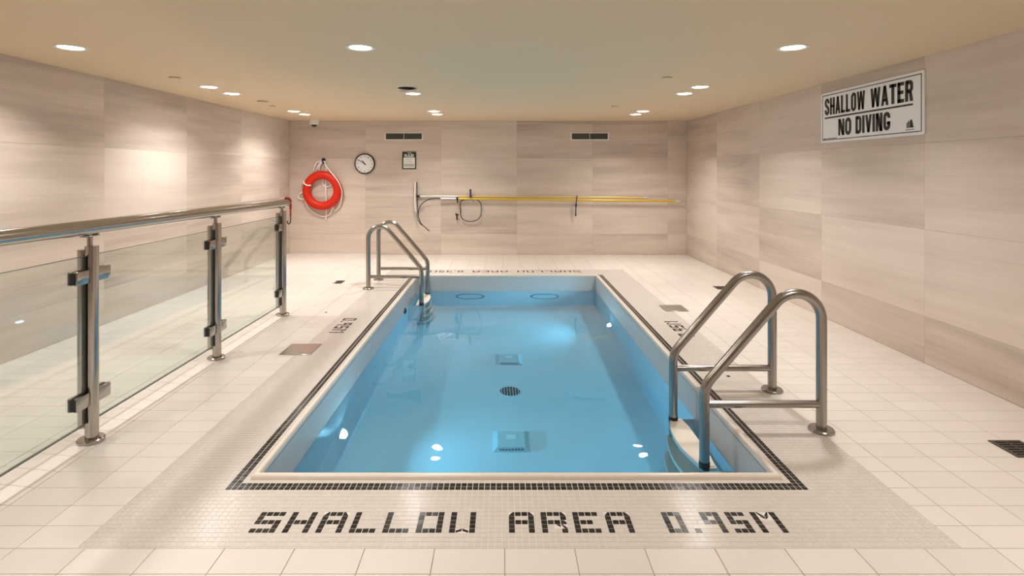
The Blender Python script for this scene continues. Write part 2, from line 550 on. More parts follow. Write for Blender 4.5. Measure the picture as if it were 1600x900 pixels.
def pieces_out(name, rest_name, polys, parent, m, limit, order):
    polys.sort(key=order)
    cache = {}
    for poly in polys[:limit]:
        cx = sum(p[0] for p in poly) / len(poly); cy = sum(p[1] for p in poly) / len(poly)
        key = tuple((round(x - cx, 4), round(y - cy, 4)) for x, y in poly)
        if key not in cache:
            vs, fs = flat_piece([(x - cx, y - cy) for x, y in poly], 0)
            me = bpy.data.meshes.new(name); me.from_pydata(vs, [], fs); me.materials.append(m)
            cache[key] = me
        o = link(name, cache[key], None, parent)
        o.location = (cx, cy, 0.0003)
        o.rotation_euler = (random.gauss(0, .006), random.gauss(0, .006), 0)
    v2, f2 = [], []
    for poly in polys[limit:]:
        vs, fs = flat_piece(poly, .006)
        b = len(v2); v2 += vs; f2 += [tuple(b + q for q in f) for f in fs]
    if v2:
        o = pyobj(rest_name, v2, f2, m, parent); o['kind'] = 'stuff'
near = lambda p: p[0][1]
pieces_out('letter_tile', 'letter_tiles', letters, trim, M['black'], 290, near)
trim2 = nb()
def ring(bm, d0, d1, z0, z1):
    a = (BX0 + d0, BX0 + NBX * CELL - d0, BY0 + 14 * CELL + d0, BY0 + 206 * CELL - d0)
    b = (BX0 + d1, BX0 + NBX * CELL - d1, BY0 + 14 * CELL + d1, BY0 + 206 * CELL - d1)
    box(bm, a[0], a[1], a[2], b[2], z0, z1); box(bm, a[0], a[1], b[3], a[3], z0, z1)
    box(bm, a[0], b[0], b[2], b[3], z0, z1); box(bm, b[1], a[1], b[2], b[3], z0, z1)
ring(trim2, 0.0005, 0.0595, -0.02, -0.0010)
trim2 = obj('trim_2', trim2, M['mgrout'])
tag(trim2, 'two-row black mosaic border line running round the pool edge', 'border', kind='structure')
pieces_out('border_tile', 'border_tiles', bord, trim2, M['black'], 290, near)

# ------------------------------------------------------------------ pool basin
pool = thing('swimming_pool', 'rectangular white-walled swimming pool sunk in the tiled deck', 'pool', ((PX0 + PX1) / 2, (PY0 + PY1) / 2, 0))
pc = pool.location.copy()
def L2(p): return (p[0] - pc.x, p[1] - pc.y, p[2])
def rect_loops(bm, prof):
    """prof: (outward distance from the basin's inner face, z)"""
    loops = []
    for d, z in prof:
        loops.append([bm.verts.new(L2(p)) for p in ((PX0 - d, PY0 - d, z), (PX1 + d, PY0 - d, z), (PX1 + d, PY1 + d, z), (PX0 - d, PY1 + d, z))])
    for A, B in zip(loops, loops[1:]):
        for k in range(4):
            bm.faces.new((A[k], B[k], B[(k + 1) % 4], A[(k + 1) % 4]))
    return loops
bm = nb()
lp = rect_loops(bm, [(0.0, -0.012), (0.0, PZ + .035), (-.004, PZ + .018), (-.016, PZ + .005), (-.034, PZ)])
bm.faces.new(lp[-1])
basin = obj('basin', bm, M['shell'], pool)
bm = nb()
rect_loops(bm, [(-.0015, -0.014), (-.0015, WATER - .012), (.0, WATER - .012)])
obj('wall_shade_strip', bm, M['shade_strip'], pool)  # thin strip added over the basin wall, painted for shade above the water
if basin.data.polygons[-1].normal.z < 0: basin.data.flip_normals()
bm = nb()
rect_loops(bm, [(0.035, -.01), (0.035, 0.002), (0.033, 0.011), (0.028, 0.019), (0.021, 0.0238), (0.014, 0.025), (0.008, 0.0235), (0.003, 0.019), (0.0, 0.011), (0.0, -0.02)])
cop = obj('coping', bm, M['lip'], pool, smooth=True, angle=50)

# water: closed body, gently rippled on top
nx, ny = 70, 140
wx0, wx1, wy0, wy1 = PX0 - .004, PX1 + .004, PY0 - .004, PY1 + .004
def ripple(x, y):
    return (0.00045 * math.sin(9.1 * x + 3.1 * y + .4) + 0.0004 * math.sin(-5.3 * x + 8.2 * y + 1.9)
            + 0.00022 * math.sin(15.7 * x - 11.3 * y + 2.2) + 0.00016 * math.sin(19.0 * y + 8 * x))
vs = [(wx0 + (wx1 - wx0) * i / nx, wy0 + (wy1 - wy0) * j / ny, 0) for j in range(ny + 1) for i in range(nx + 1)]
vs = [(x, y, WATER + ripple(x, y)) for x, y, _ in vs]
fs = [(j * (nx + 1) + i, j * (nx + 1) + i + 1, (j + 1) * (nx + 1) + i + 1, (j + 1) * (nx + 1) + i) for j in range(ny) for i in range(nx)]
rim = [i for i in range(nx + 1)] + [j * (nx + 1) + nx for j in range(1, ny + 1)] + [ny * (nx + 1) + i for i in range(nx - 1, -1, -1)] + [j * (nx + 1) for j in range(ny - 1, 0, -1)]
b0 = len(vs)
vs += [(vs[k][0], vs[k][1], PZ - .004) for k in rim]
n = len(rim)
fs += [(rim[k], b0 + k, b0 + (k + 1) % n, rim[(k + 1) % n]) for k in range(n)]
fs.append(tuple(b0 + k for k in range(n))[::-1])
me = bpy.data.meshes.new('pool_water'); me.from_pydata(vs, [], fs); me.update()
me.polygons.foreach_set('use_smooth', [True] * len(me.polygons))
water = link('pool_water', me, M['water'])
me.set_sharp_from_angle(angle=math.radians(50))
tag(water, 'clear blue water filling the swimming pool', 'water', kind='stuff')
water.cycles.is_caustics_caster = True

def under(o):
    """this surface lies under water: let the lamps' light be traced through the water to it"""
    o.cycles.is_caustics_receiver = True
    return o
under(basin)

# ------------------------------------------------------------------ walls and ceiling
PW, PH = 1.482, 0.733
ZJ = [0.0, 0.396, 1.127, 1.860, CEIL]
panel_cache = {}
def panel_mesh(w, h):
    key = (round(w, 3), round(h, 3))
    if key not in panel_cache:
        g, c, t = .0005, .0007, .012
        vs = []
        for q, y in ((g, t), (g, c), (g + c, 0)):
            vs += [(-w / 2 + q, y, -h / 2 + q), (w / 2 - q, y, -h / 2 + q), (w / 2 - q, y, h / 2 - q), (-w / 2 + q, y, h / 2 - q)]
        fs = [(8, 9, 10, 11)] + [(a + k, a + (k + 1) % 4, a + 4 + (k + 1) % 4, a + 4 + k) for a in (0, 4) for k in range(4)]
        me = bpy.data.meshes.new('panel'); me.from_pydata(vs, [], fs); me.materials.append(M['panel'])
        panel_cache[key] = me
    return panel_cache[key]

def wall(name, label, slab, joints, place, rotz):
    w = boxobj(name, slab, M['wall_back'])
    tag(w, label, 'wall', kind='structure')
    for a, b in zip(joints, joints[1:]):
        for z0, z1 in zip(ZJ, ZJ[1:]):
            o = link('panel', panel_mesh(b - a, z1 - z0), None, w)
            o.location = (*place((a + b) / 2), (z0 + z1) / 2)
            o.rotation_euler = (0, 0, rotz)
    return w
wall('wall_back', 'far wall of striated beige stone panels holding the lifebuoy and clock', (XL - .15, XR + .15, YB + .012, YB + .15, -.1, CEIL + .05),
     [XL, -2.646, -1.187, .278, 1.744, 3.197, XR], lambda s: (s, YB), 0)
wall('wall_left', 'left wall of striated beige stone panels behind the glass balustrade', (XL - .15, XL - .012, YF, YB, -.1, CEIL + .05),
     [YF, -1.75, -.27, 1.215, 2.70, 4.185, 5.667, 7.15, 8.64, 10.12, YB], lambda s: (XL, s), PI / 2)
wall('wall_right', 'right wall of striated beige stone panels under the no diving sign', (XR + .012, XR + .15, YF, YB, -.1, CEIL + .05),
     [YF, -1.3, .16, 1.645, 3.13, 4.62, 6.115, 7.59, 9.09, YB], lambda s: (XR, s), -PI / 2)
wall('wall_front', 'near wall of striated beige stone panels behind the camera', (XL - .15, XR + .15, YF - .15, YF - .012, -.1, CEIL + .05),
     [XL, -2.646, -1.187, .278, 1.744, 3.197, XR], lambda s: (s, YF), PI)
c = boxobj('ceiling', (XL - .15, XR + .15, YF - .15, YB + .15, CEIL, CEIL + .15), M['ceiling'])
tag(c, 'smooth tan painted ceiling with recessed downlights', 'ceiling', kind='structure')

# ------------------------------------------------------------------ ceiling downlights
def downlight(x, y, label, lit=True, share=1.0, group='round recessed ceiling downlights'):
    t = thing('downlight', label, 'ceiling light', (x, y, CEIL), 0, group)
    latheobj('trim_ring', [(0.082, .004), (0.086, -.004), (0.098, -.008), (0.112, -.006), (0.116, .0), (0.116, .004)], M['white'], t, 36)
    if lit:
        latheobj('lens', [(0.084, .004), (0.084, -.002), (0.07, -.005), (0.0001, -.006)], M['lens'], t, 36)
        ld = bpy.data.lights.new('downlight_lamp', 'AREA')
        ld.shape = 'DISK'; ld.size = 0.15; ld.energy = LAMP_W * share; ld.color = LAMP_RGB; ld.spread = math.radians(125)
        ld.cycles.is_caustics_light = True
        lo = bpy.data.objects.new('lamp', ld); COL.objects.link(lo); lo.parent = t; lo.location = (0, 0, -.012)
    else:
        latheobj('opening', [(0.104, .003), (0.104, -.0085), (0.0001, -.0085)], M['hole'], t, 36)
        o = latheobj('lens', [(0.1, .006), (0.108, .0), (0.1, -.004), (0.082, -.004), (0.07, .0), (0.0001, .002)], M['reflector'], t, 36)
        o.rotation_euler = (math.radians(5), math.radians(-7), 0); o.location = (.01, .02, -.036)
        tubeobj('spring', [(.08, 0, .0), (.085, .01, -.03)], .004, M['alu'], t, 8)
    return t
XC = (-3.37, -1.11, 2.27)
where = ('beside the left wall', 'over the pool edge', 'over the right deck')
for k, x in enumerate(XC):
    downlight(x, 4.28, 'lit ceiling downlight standing alone %s, nearest of its line' % where[k])
    if k == 1: downlight(x, 6.35, 'unlit tilted ceiling downlight with a dark gap round its lens', lit=False)
    else: downlight(x, 6.29, 'lit ceiling downlight %s, nearer lamp of the middle pair' % where[k], share=.72)
    downlight(x, 6.83, ('lit ceiling downlight %s, farther lamp of the middle pair' % where[k]) if k != 1 else 'lit ceiling downlight right behind the unlit tilted downlight', share=0.72 if k != 1 else 1.0)
    downlight(x, 8.85, 'lit ceiling downlight %s, nearer lamp of the pair by the far wall' % where[k], share=.74)
    downlight(x, 9.33, 'lit ceiling downlight %s, lamp closest to the far wall' % where[k], share=.76)
    for y, w in ((1.85, 'added out of view just above and behind the camera'), (-0.6, 'added out of view near the wall behind the camera')):  # unseen rows continuing the grid, added to light the foreground
        downlight(x, y, 'lit ceiling downlight %s, %s' % (where[k], w))

def cap(x, y, r, label, name='sprinkler_cap', cat='sprinkler', th=.012):
    o = latheobj(name, [(r * .9, .003), (r * .9, -th * .5), (r, -th * .5), (r, -th), (0.0001, -th)], M['ceilcap'], None, 28, at=(0, 0, 0))
    o.location = (x, y, CEIL)
    tag(o, label, cat, 'flat round ceiling caps')
M['ceilcap'] = mat('tan_cap', (0.66, 0.55, 0.38), 0.5)
cap(-3.39, 5.66, .055, 'flat tan sprinkler cap on the ceiling near the left wall')
cap(1.70, 5.66, .055, 'flat tan sprinkler cap on the ceiling left of the middle right-hand downlights')
cap(1.68, 8.18, .055, 'flat tan sprinkler cap on the ceiling nearest the right-hand far downlights')
cap(-3.32, 7.58, .075, 'wide flat round detector on the ceiling between two pairs of downlights', 'smoke_detector', 'detector', .02)
cap(-3.42, 8.15, .045, 'smallest flat cap on the ceiling before the far left downlights')

# dome camera at the far left corner of the ceiling
t = thing('dome_camera', 'small white dome security camera under the ceiling by the far wall', 'camera', (-3.56, 10.36, CEIL))
latheobj('housing', [(.088, .0), (.09, -.03), (.086, -.075), (.07, -.09), (.05, -.092)], M['white'], t, 32)
latheobj('dome', [(.05, -.088), (.047, -.108), (.036, -.125), (.018, -.135), (.0001, -.137)], M['dark'], t, 28)

# ------------------------------------------------------------------ far wall: vents, poster, clock, lifebuoy, poles
def vent(cx, label):
    t = thing('air_vent', label, 'vent', (cx, YB, 2.288))
    w, h = .74, .148
    bm = nb()
    box(bm, -w / 2, w / 2, -.014, 0, h / 2 - .016, h / 2); box(bm, -w / 2, w / 2, -.014, 0, -h / 2, -h / 2 + .016)
    box(bm, -w / 2, -w / 2 + .022, -.014, 0, -h / 2 + .016, h / 2 - .016); box(bm, w / 2 - .022, w / 2, -.014, 0, -h / 2 + .016, h / 2 - .016)
    obj('frame', bm, M['white'], t)
    boxobj('backing', (-w / 2 + .02, w / 2 - .02, -.003, 0.0, -h / 2 + .014, h / 2 - .014), M['dark'], t)
    boxobj('divider', (-.004, .004, -.012, -.003, -h / 2 + .016, h / 2 - .016), M['white'], t)
    for k in range(6):
        z = -h / 2 + .028 + k * .0185
        for s in (-1, 1):
            bm = nb()
            x0, x1 = sorted((s * .006, s * (w / 2 - .024)))
            prism(bm, [(-.011, z - .004), (-.009, z - .006), (-.003, z + .004), (-.005, z + .006)], x0, x1, lambda u, v, q: (q, u, v))
            obj('slat', bm, M['slat'], t)
vent(-1.904, 'white-framed air vent high on the far wall above the small poster')
vent(1.688, 'white-framed air vent high on the far wall above the yellow poles')

t = thing('poster', 'small green-headed notice on the far wall right of the clock', 'poster', (-1.80, YB, 1.822))
w, h = .265, .335
boxobj('frame', (-w / 2, w / 2, -.014, 0, -h / 2, h / 2), M['green'], t, .002, 1)
boxobj('sheet', (-w / 2 + .022, w / 2 - .022, -.0155, -.013, -h / 2 + .02, h / 2 - .112), M['signwhite'], t)
def print_on(name, me, m, parent, loc):
    o = link(name, me, m, parent); o.location = loc; return o
print_on('lettering', text_mesh('POOL', .075, .022, .01), M['signwhite'], t, (.01, -.0152, h / 2 - .026))
print_on('lettering', text_mesh('RULES', .18, .058, .03), M['signwhite'], t, (0, -.0152, h / 2 - .074))
bm = nb()
for k in range(7):
    z = h / 2 - .135 - k * .0135
    box(bm, -.085, .085 - (k * 37 % 5) * .012, -.0162, -.0155, z - .0018, z + .0018)
obj('text_lines', bm, M['paleink'], t)
boxobj('footer', (-w / 2 + .032, w / 2 - .032, -.0162, -.0155, -h / 2 + .045, -h / 2 + .10), M['paleink'], t)

t = thing('wall_clock', 'round white wall clock with a thin black rim and black hands', 'clock', (-2.655, YB, 1.757))
R = .198
latheobj('rim', [(R - .006, 0), (R, -.006), (R, -.034), (R - .006, -.042), (R - .018, -.042), (R - .022, -.030), (R - .022, -.0)], M['ink'], t, 48, 'y')
latheobj('face', [(R - .02, 0), (R - .02, -.026), (.0001, -.026)], M['signwhite'], t, 48, 'y')
for hnum in range(1, 13):
    a = hnum * PI / 6
    print_on('numeral', text_mesh(str(hnum), .030 if hnum > 9 else .017, .030, .01), M['greyink'], t, (math.sin(a) * .138, -.0268, math.cos(a) * .138))
bm = nb()
for k in range(60):
    a = k * PI / 30; d = Vector((math.sin(a), 0, math.cos(a))); n2 = Vector((d.z, 0, -d.x)); q = .0018 if k % 5 == 0 else .0008
    vs = [bm.verts.new(d * r + n2 * s + Vector((0, -.0266, 0))) for r, s in ((.160, -q), (.171, -q), (.171, q), (.160, q))]
    bm.faces.new(vs)
obj('minute_marks', bm, M['greyink'], t)
def hand(name, deg, ln, wd, y, tail):
    a = math.radians(deg); d = Vector((math.sin(a), 0, math.cos(a))); n2 = Vector((d.z, 0, -d.x))
    bm = nb()
    prism(bm, [(-tail, -wd * .6), (ln, -wd * .35), (ln, wd * .35), (-tail, wd * .6)], y, y - .0015, lambda u, v, w: tuple(d * u + n2 * v + Vector((0, w, 0))))
    obj(name, bm, M['ink'], t)
hand('hour_hand', 322, .085, .014, -.029, .028)
hand('minute_hand', 302, .140, .010, -.032, .030)
latheobj('hub', [(.011, -.026), (.011, -.036), (.0001, -.037)], M['ink'], t, 16, 'y')

# lifebuoy with its rope, hung on a navy hook
BXC, BZC = -3.455, 1.245
t = thing('lifebuoy', 'orange-red ring lifebuoy with loose white rope hanging on the far wall', 'lifebuoy', (BXC, YB - .085, BZC))
bm = nb()
tube(bm, [(.297 * math.cos(a), 0, .297 * math.sin(a)) for a in [2 * PI * k / 64 for k in range(64)]], .080, 20, True)
obj('ring', bm, M['red'], t, True)
def rope(pts, r=.012, n=8):
    return tubeobj('rope', smooth_curve(pts, n), r, M['rope'], t, 8)
s = .01225
def rp(x, y, d=0.0):   # crop of the lifebuoy, offsets in metres from the ring's centre
    return ((x - 308) / 6.92 * s, d, -(y - 468) / 6.92 * s)
F = -.085
rope([rp(312, 150, .02), rp(285, 165, .015), rp(255, 215, .01), rp(232, 260, .03)])
rope([rp(315, 150, .025), rp(250, 160, .03), rp(222, 205, .04), rp(208, 260, .05)])
rope([rp(308, 155, .03), rp(280, 190, .03), rp(262, 258, .05)])
rope([rp(325, 150, .01), rp(350, 195, -.02), rp(400, 258, -.05), rp(455, 320, -.06), rp(490, 370, -.05), rp(512, 430, -.03), rp(520, 500, .0), rp(510, 570, .02), rp(485, 640, .04), rp(445, 685, .06), rp(422, 675, .06), rp(415, 640, .05)])
rope([rp(330, 155, .02), rp(338, 230, .05), rp(334, 330, .06), rp(336, 450, .06), rp(342, 560, .06), rp(343, 680, .06), rp(335, 785, .06)])
rope([rp(325, 160, .02), rp(345, 200, .04), rp(350, 258, .06), rp(340, 330, .065), rp(300, 360, .065), rp(320, 420, .065), rp(370, 428, .065), rp(402, 400, .065)])
rope([rp(65, 410, .06), rp(90, 385, .03), rp(115, 372, -.03), rp(130, 395, F + .005), rp(165, 412, F), rp(198, 412, -.06)])
rope([rp(112, 380, .0), rp(95, 430, .04), rp(90, 480, .05), rp(50, 510, .06), rp(38, 545, .06), rp(65, 562, .05), rp(120, 558, .0)])
rope([rp(120, 575, .01), rp(140, 640, .05), rp(195, 700, .06), rp(260, 742, .06), rp(330, 752, .06), rp(385, 720, .06), rp(405, 655, .06)])
t = thing('wall_hook', 'navy blue hook on the far wall holding the lifebuoy rope', 'hook', (BXC, YB, 1.835))
latheobj('plate', [(.036, 0), (.036, -.012), (.028, -.018), (.0001, -.018)], M['navy'], t, 20, 'y')
tubeobj('hook', smooth_curve([(0, -.01, .0), (0, -.05, -.01), (.008, -.085, -.035), (.018, -.09, -.06), (.03, -.10, -.075)], 5), .015, M['navy'], t, 10)

YP = YB - .055
def bw(x, y, d=0.0):
    """point on the plane of the poles, d metres nearer the room"""
    Y = YP - d
    return Vector(((x - 785) * Y / FPX, Y, EYE - (y - 267) * Y / FPX))
def rel(pts, o): return [p - o for p in pts]

def along(a, b, f): return a + (b - a) * f
# brush on a long pole
o0 = bw(715, 307.2)
t = thing('pool_brush', 'white-headed pool brush on a long pole, upper of the two wall poles', 'pole', o0)
tubeobj('handle', rel([bw(653, 306.6), bw(716, 306.9)], o0), .017, M['alu'], t)
tubeobj('shaft', rel([bw(716, 306.9), bw(1007, 308.6)], o0), .0165, M['pale_yellow'], t)
tubeobj('end_cap', rel([bw(1007, 308.6), bw(1011, 308.7)], o0), .019, M['alu'], t)
bm = nb()
prof = rel([bw(649.0, 284, .0), bw(648.7, 295, .0), bw(648.6, 307, .0), bw(648.9, 320, .0), bw(650.0, 331, .0)], o0)
tube(bm, smooth_curve(prof, 5), .022, 12, ry=.045)
obj('brush_head', bm, M['white'], t, True, 50)
tubeobj('head_edge', rel([bw(651.3, 284, .01), bw(651.6, 307, .01), bw(652.6, 326, .01)], o0), .008, M['dark'], t, 8)
tubeobj('socket', rel([bw(650, 306.6), bw(656, 306.6)], o0), .024, M['dark'], t, 12)
# rescue crook on a yellow pole
o0 = bw(720, 310.4, .04)
t = thing('rescue_hook', 'black curved rescue crook on a yellow pole, lower of the two wall poles', 'pole', o0)
tubeobj('shaft', rel([bw(715, 310.3, .04), bw(1055, 314.2, .04)], o0), .021, M['yellow'], t)
tubeobj('end_tip', rel([bw(1055, 314.2, .04), bw(1063.5, 314.4, .04)], o0), .019, M['alu'], t)
tubeobj('sleeve', rel([bw(688, 310.1, .04), bw(714, 310.2, .04)], o0), .018, M['alu'], t)
crook = [(690, 310.2), (678, 310.2), (669, 312), (660, 318), (655, 325.5), (653.6, 334), (655, 343), (659, 350.5), (664, 355), (671, 361)]
tubeobj('crook', smooth_curve(rel([bw(x, y, .05) for x, y in crook], o0), 6), .0085, M['rubber'], t, 10)
crook2 = [(651.2, 326), (652.5, 330), (651.6, 336), (652.5, 342), (655.5, 348), (659, 352)]
tubeobj('crook_wire', smooth_curve(rel([bw(x, y, .035) for x, y in crook2], o0), 6), .006, M['rubber'], t, 8)
tubeobj('collar', rel([bw(713, 310.2, .04), bw(716.2, 310.3, .04)], o0), .031, M['rubber'], t)
tubeobj('tail', rel([bw(714.6, 311, .055), bw(714.8, 317.5, .055)], o0), .012, M['rubber'], t, 8)
# net loop hanging under the poles
o0 = bw(735, 312, .03)
t = thing('net_loop', 'dark rounded-square wire loop hanging under the yellow poles', 'loop', o0)
lp = [(719.5, 316), (724, 312.6), (730, 311.8), (741, 311.8), (746.5, 313), (751, 318), (752, 329), (750.5, 338), (745, 344), (735, 346), (726, 344.3), (720.5, 338.5), (719.3, 329)]
P = rel([bw(x, y, .0) for x, y in lp], o0)
n = len(P)
cl = []
for i in range(n):
    for k in range(5):
        f = k / 5; a, b, c, d = P[i - 1], P[i], P[(i + 1) % n], P[(i + 2) % n]
        cl.append(0.5 * ((2 * b) + (c - a) * f + (2 * a - 5 * b + 4 * c - d) * f * f + (3 * b - a - 3 * c + d) * f ** 3))
tubeobj('loop', cl, .0075, M['rubber'], t, 8, True)
# pegs and strap that carry the poles
def peg(name, label, x, y, parts):
    o0 = Vector((bw(x, y).x, YB, bw(x, y).z))
    t = thing(name, label, 'hook', o0, 0)
    for nm, pts, r, m in parts:
        tubeobj(nm, rel([bw(px, py, d) for px, py, d in pts], o0), r, m, t, 10)
peg('wall_peg', 'navy peg sticking up behind the poles above the wire loop', 735, 302,
    [('peg', [(735, 295.6, .06), (735.2, 305, .07), (735.2, 309, .085)], .019, M['navy']), ('bracket', [(735.2, 306, -.05), (735.2, 306, .04)], .012, M['navy'])])
peg('pole_strap', 'navy strap with a knot tied round the yellow poles, tail hanging down', 901, 318,
    [('strap', [(901.8, 305.5, .05), (901.2, 311, .075), (900.2, 317, .06), (899.9, 320, .05)], .010, M['navy']), ('knot', [(900, 318.5, .05), (900, 323, .05)], .020, M['navy']),
     ('tail', [(899.9, 322, .045), (899.6, 330, .035), (899.6, 336, .03)], .011, M['navy']), ('tail_tip', [(899.6, 334.5, .03), (899.6, 337.5, .03)], .016, M['navy'])])
peg('wall_bracket', 'small black empty bracket on the far wall left of the wire loop', 714, 338,
    [('arm', [(711.6, 334.2, .02), (716.4, 336.2, .02)], .018, M['rubber']), ('stem', [(713.6, 336, .0), (714.3, 343.5, .0)], .013, M['rubber']), ('base', [(714, 337, -.054), (714, 337, .015)], .012, M['rubber'])])

# ------------------------------------------------------------------ sign on the right wall
SW, SH = 1.49, .545
t = thing('warning_sign', 'white board on the right wall reading shallow water no diving', 'sign', (XR, 5.352, 2.200), -PI / 2)
boxobj('board', (-SW / 2, SW / 2, -.014, 0, -SH / 2, SH / 2), M['signwhite'], t, .002, 1)
bm = nb()
a, b, q, y0, y1 = SW / 2 - .026, SH / 2 - .026, .0075, -.0152, -.014
box(bm, -a, a, y0, y1, b - q, b); box(bm, -a, a, y0, y1, -b, -b + q); box(bm, -a, -a + q, y0, y1, -b, b); box(bm, a - q, a, y0, y1, -b, b)
obj('border_line', bm, M['ink'], t)
boxobj('rule_line', (-.672, .62, -.0152, -.014, -.012, .004), M['ink'], t)
def arc2(cx, cy, r, a0, a1, n=10, ry=None):
    return [(cx + r * math.cos(math.radians(a0 + (a1 - a0) * k / n)), cy + (ry or r) * math.sin(math.radians(a0 + (a1 - a0) * k / n))) for k in range(n + 1)]
def block_letters(bm, text, x, z, h, w, q, gap):
    """condensed heavy capitals: height h, letter width w, stroke q; lies in x-z"""
    def poly(pts):
        bm.faces.new([bm.verts.new((x + u, -.0150, z + v)) for u, v in pts])
    def rect(a, b, c, d): poly([(a, c), (b, c), (b, d), (a, d)])
    def ribbon(pts, t):
        P = [Vector((u, v, 0)) for u, v in pts]
        L_, R_ = [], []
        for k in range(len(P)):
            d = (P[min(k + 1, len(P) - 1)] - P[max(k - 1, 0)]).normalized(); nn = Vector((-d.y, d.x, 0)) * t / 2
            L_.append(P[k] + nn); R_.append(P[k] - nn)
        for k in range(len(P) - 1):
            poly([tuple(p)[:2] for p in (R_[k], R_[k + 1], L_[k + 1], L_[k])])
    def slant(x0, x1, t, z0=0.0, z1=None): 
        z1 = h if z1 is None else z1
        poly([(x0 - t / 2, z0), (x0 + t / 2, z0), (x1 + t / 2, z1), (x1 - t / 2, z1)])
    e = q * .80                                    # thinner horizontal strokes
    for ch in text:
        W = {'I': q, 'W': w * 1.42, 'L': w * .86, 'E': w * .86, 'T': w * .95, ' ': w * .55}.get(ch, w)
        a, b = q / 2, W - q / 2; r = (b - a) / 2; c = W / 2
        if ch == 'I': rect(0, q, 0, h)
        elif ch == 'L': rect(0, q, 0, h); rect(0, W, 0, e)
        elif ch == 'E': rect(0, q, 0, h); rect(0, W, 0, e); rect(0, W, h - e, h); rect(0, W * .9, h * .5 - e / 2, h * .5 + e / 2)
        elif ch == 'T': rect(c - q / 2, c + q / 2, 0, h); rect(0, W, h - e, h)
        elif ch == 'H': rect(0, q, 0, h); rect(W - q, W, 0, h); rect(0, W, h * .5 - e / 2, h * .5 + e / 2)
        elif ch == 'N': rect(0, q * .9, 0, h); rect(W - q * .9, W, 0, h); poly([(W - q * 1.15, 0), (W, 0), (q * 1.15, h), (0, h)])
        elif ch == 'A': slant(q * .42, c, q * .92); slant(W - q * .42, c, q * .92); rect(W * .25, W * .75, h * .20, h * .20 + e * .9)
        elif ch == 'V': slant(c, q * .45, q * .95); slant(c, W - q * .45, q * .95)
        elif ch == 'W': slant(W * .27, q * .42, q * .85); slant(W * .27, c, q * .8); slant(W * .73, c, q * .8); slant(W * .73, W - q * .42, q * .85)
        elif ch == 'O': ribbon(arc2(c, h - q / 2 - r, r, 0, 180, ry=r + (q - e) / 2) + arc2(c, q / 2 + r, r, 180, 360, ry=r + (q - e) / 2) + [(b, h - q / 2 - r)], q)
        elif ch == 'S': ribbon([(b, h * .68), (b, h * .74)] + arc2(c, h - q / 2 - r, r, 0, 180) + [(a, h * .68), (a + r * .25, h * .60), (c, h * .51), (b - r * .25, h * .41), (b, h * .33)] + arc2(c, q / 2 + r, r, 0, -180) + [(a, h * .26), (a, h * .32)], q)
        elif ch == 'D': rect(0, q, 0, h); ribbon([(a, h - e / 2), (c * .9, h - e / 2)] + arc2(b - r * .9, h - e / 2 - r * .9, r * .9, 80, 0, 8) + arc2(b - r * .9, e / 2 + r * .9, r * .9, 0, -80, 8) + [(c * .9, e / 2), (a, e / 2)], q * .95)
        elif ch == 'G': ribbon([(b, h * .66), (b, h * .72)] + arc2(c, h - q / 2 - r, r, 0, 180) + arc2(c, q / 2 + r, r, 180, 360) + [(b, h * .30), (b, h * .48)], q); rect(c, W, h * .48 - e, h * .48)
        elif ch == 'R': rect(0, q, 0, h); ribbon([(a, h - e / 2), (c * .9, h - e / 2)] + arc2(b - r * .8, h - e / 2 - r * .8, r * .8, 80, 0, 8) + arc2(b - r * .8, h * .50 + r * .8, r * .8, 0, -80, 8) + [(c * .9, h * .48), (a, h * .48)], q * .92); poly([(W - q, 0), (W, 0), (c + q * .75, h * .5), (c - q * .1, h * .5)])
        x += W + gap
    return x - gap
def sign_line(text, x0, x1, z, h, q, gap):
    probe = bmesh.new(); w1 = block_letters(probe, text, 0, 0, h, .08, q, gap); w2 = block_letters(probe, text, 0, 0, h, .09, q, gap); probe.free()
    bm = nb()
    block_letters(bm, text, x0, z, h, .08 + (x1 - x0 - w1) * .01 / (w2 - w1), q, gap)
    me = bpy.data.meshes.new('lettering'); bm.to_mesh(me); bm.free()
    link('lettering', me, M['ink'], t)
sign_line('SHALLOW', -.672, -.005, .026, .183, .035, .010)
sign_line('WATER', .075, .625, .026, .183, .039, .010)
sign_line('NO', -.430, -.215, -.207, .172, .037, .010)
sign_line('DIVING', -.150, .345, -.207, .172, .037, .010)
bm = nb()
prism(bm, [(.545, -.205), (.545, -.165), (.572, -.142), (.585, -.150), (.587, -.205)], -.0152, -.014, lambda u, v, w: (u, w, v))
obj('logo_left', bm, M['greyink'], t)
bm = nb()
prism(bm, [(.589, -.205), (.588, -.140), (.600, -.133), (.612, -.142), (.628, -.205)], -.0152, -.014, lambda u, v, w: (u, w, v))
obj('logo_right', bm, M['ink'], t)
boxobj('logo_line', (.535, .635, -.0150, -.014, -.224, -.217), M['greyink'], t)
bm = nb()
x = -.70
for wd in (.05, .012, .02, .03, .02, .028, .02):
    box(bm, x, x + wd, -.0150, -.014, -.236, -.226); x += wd + .01
obj('small_print', bm, M['ink'], t)

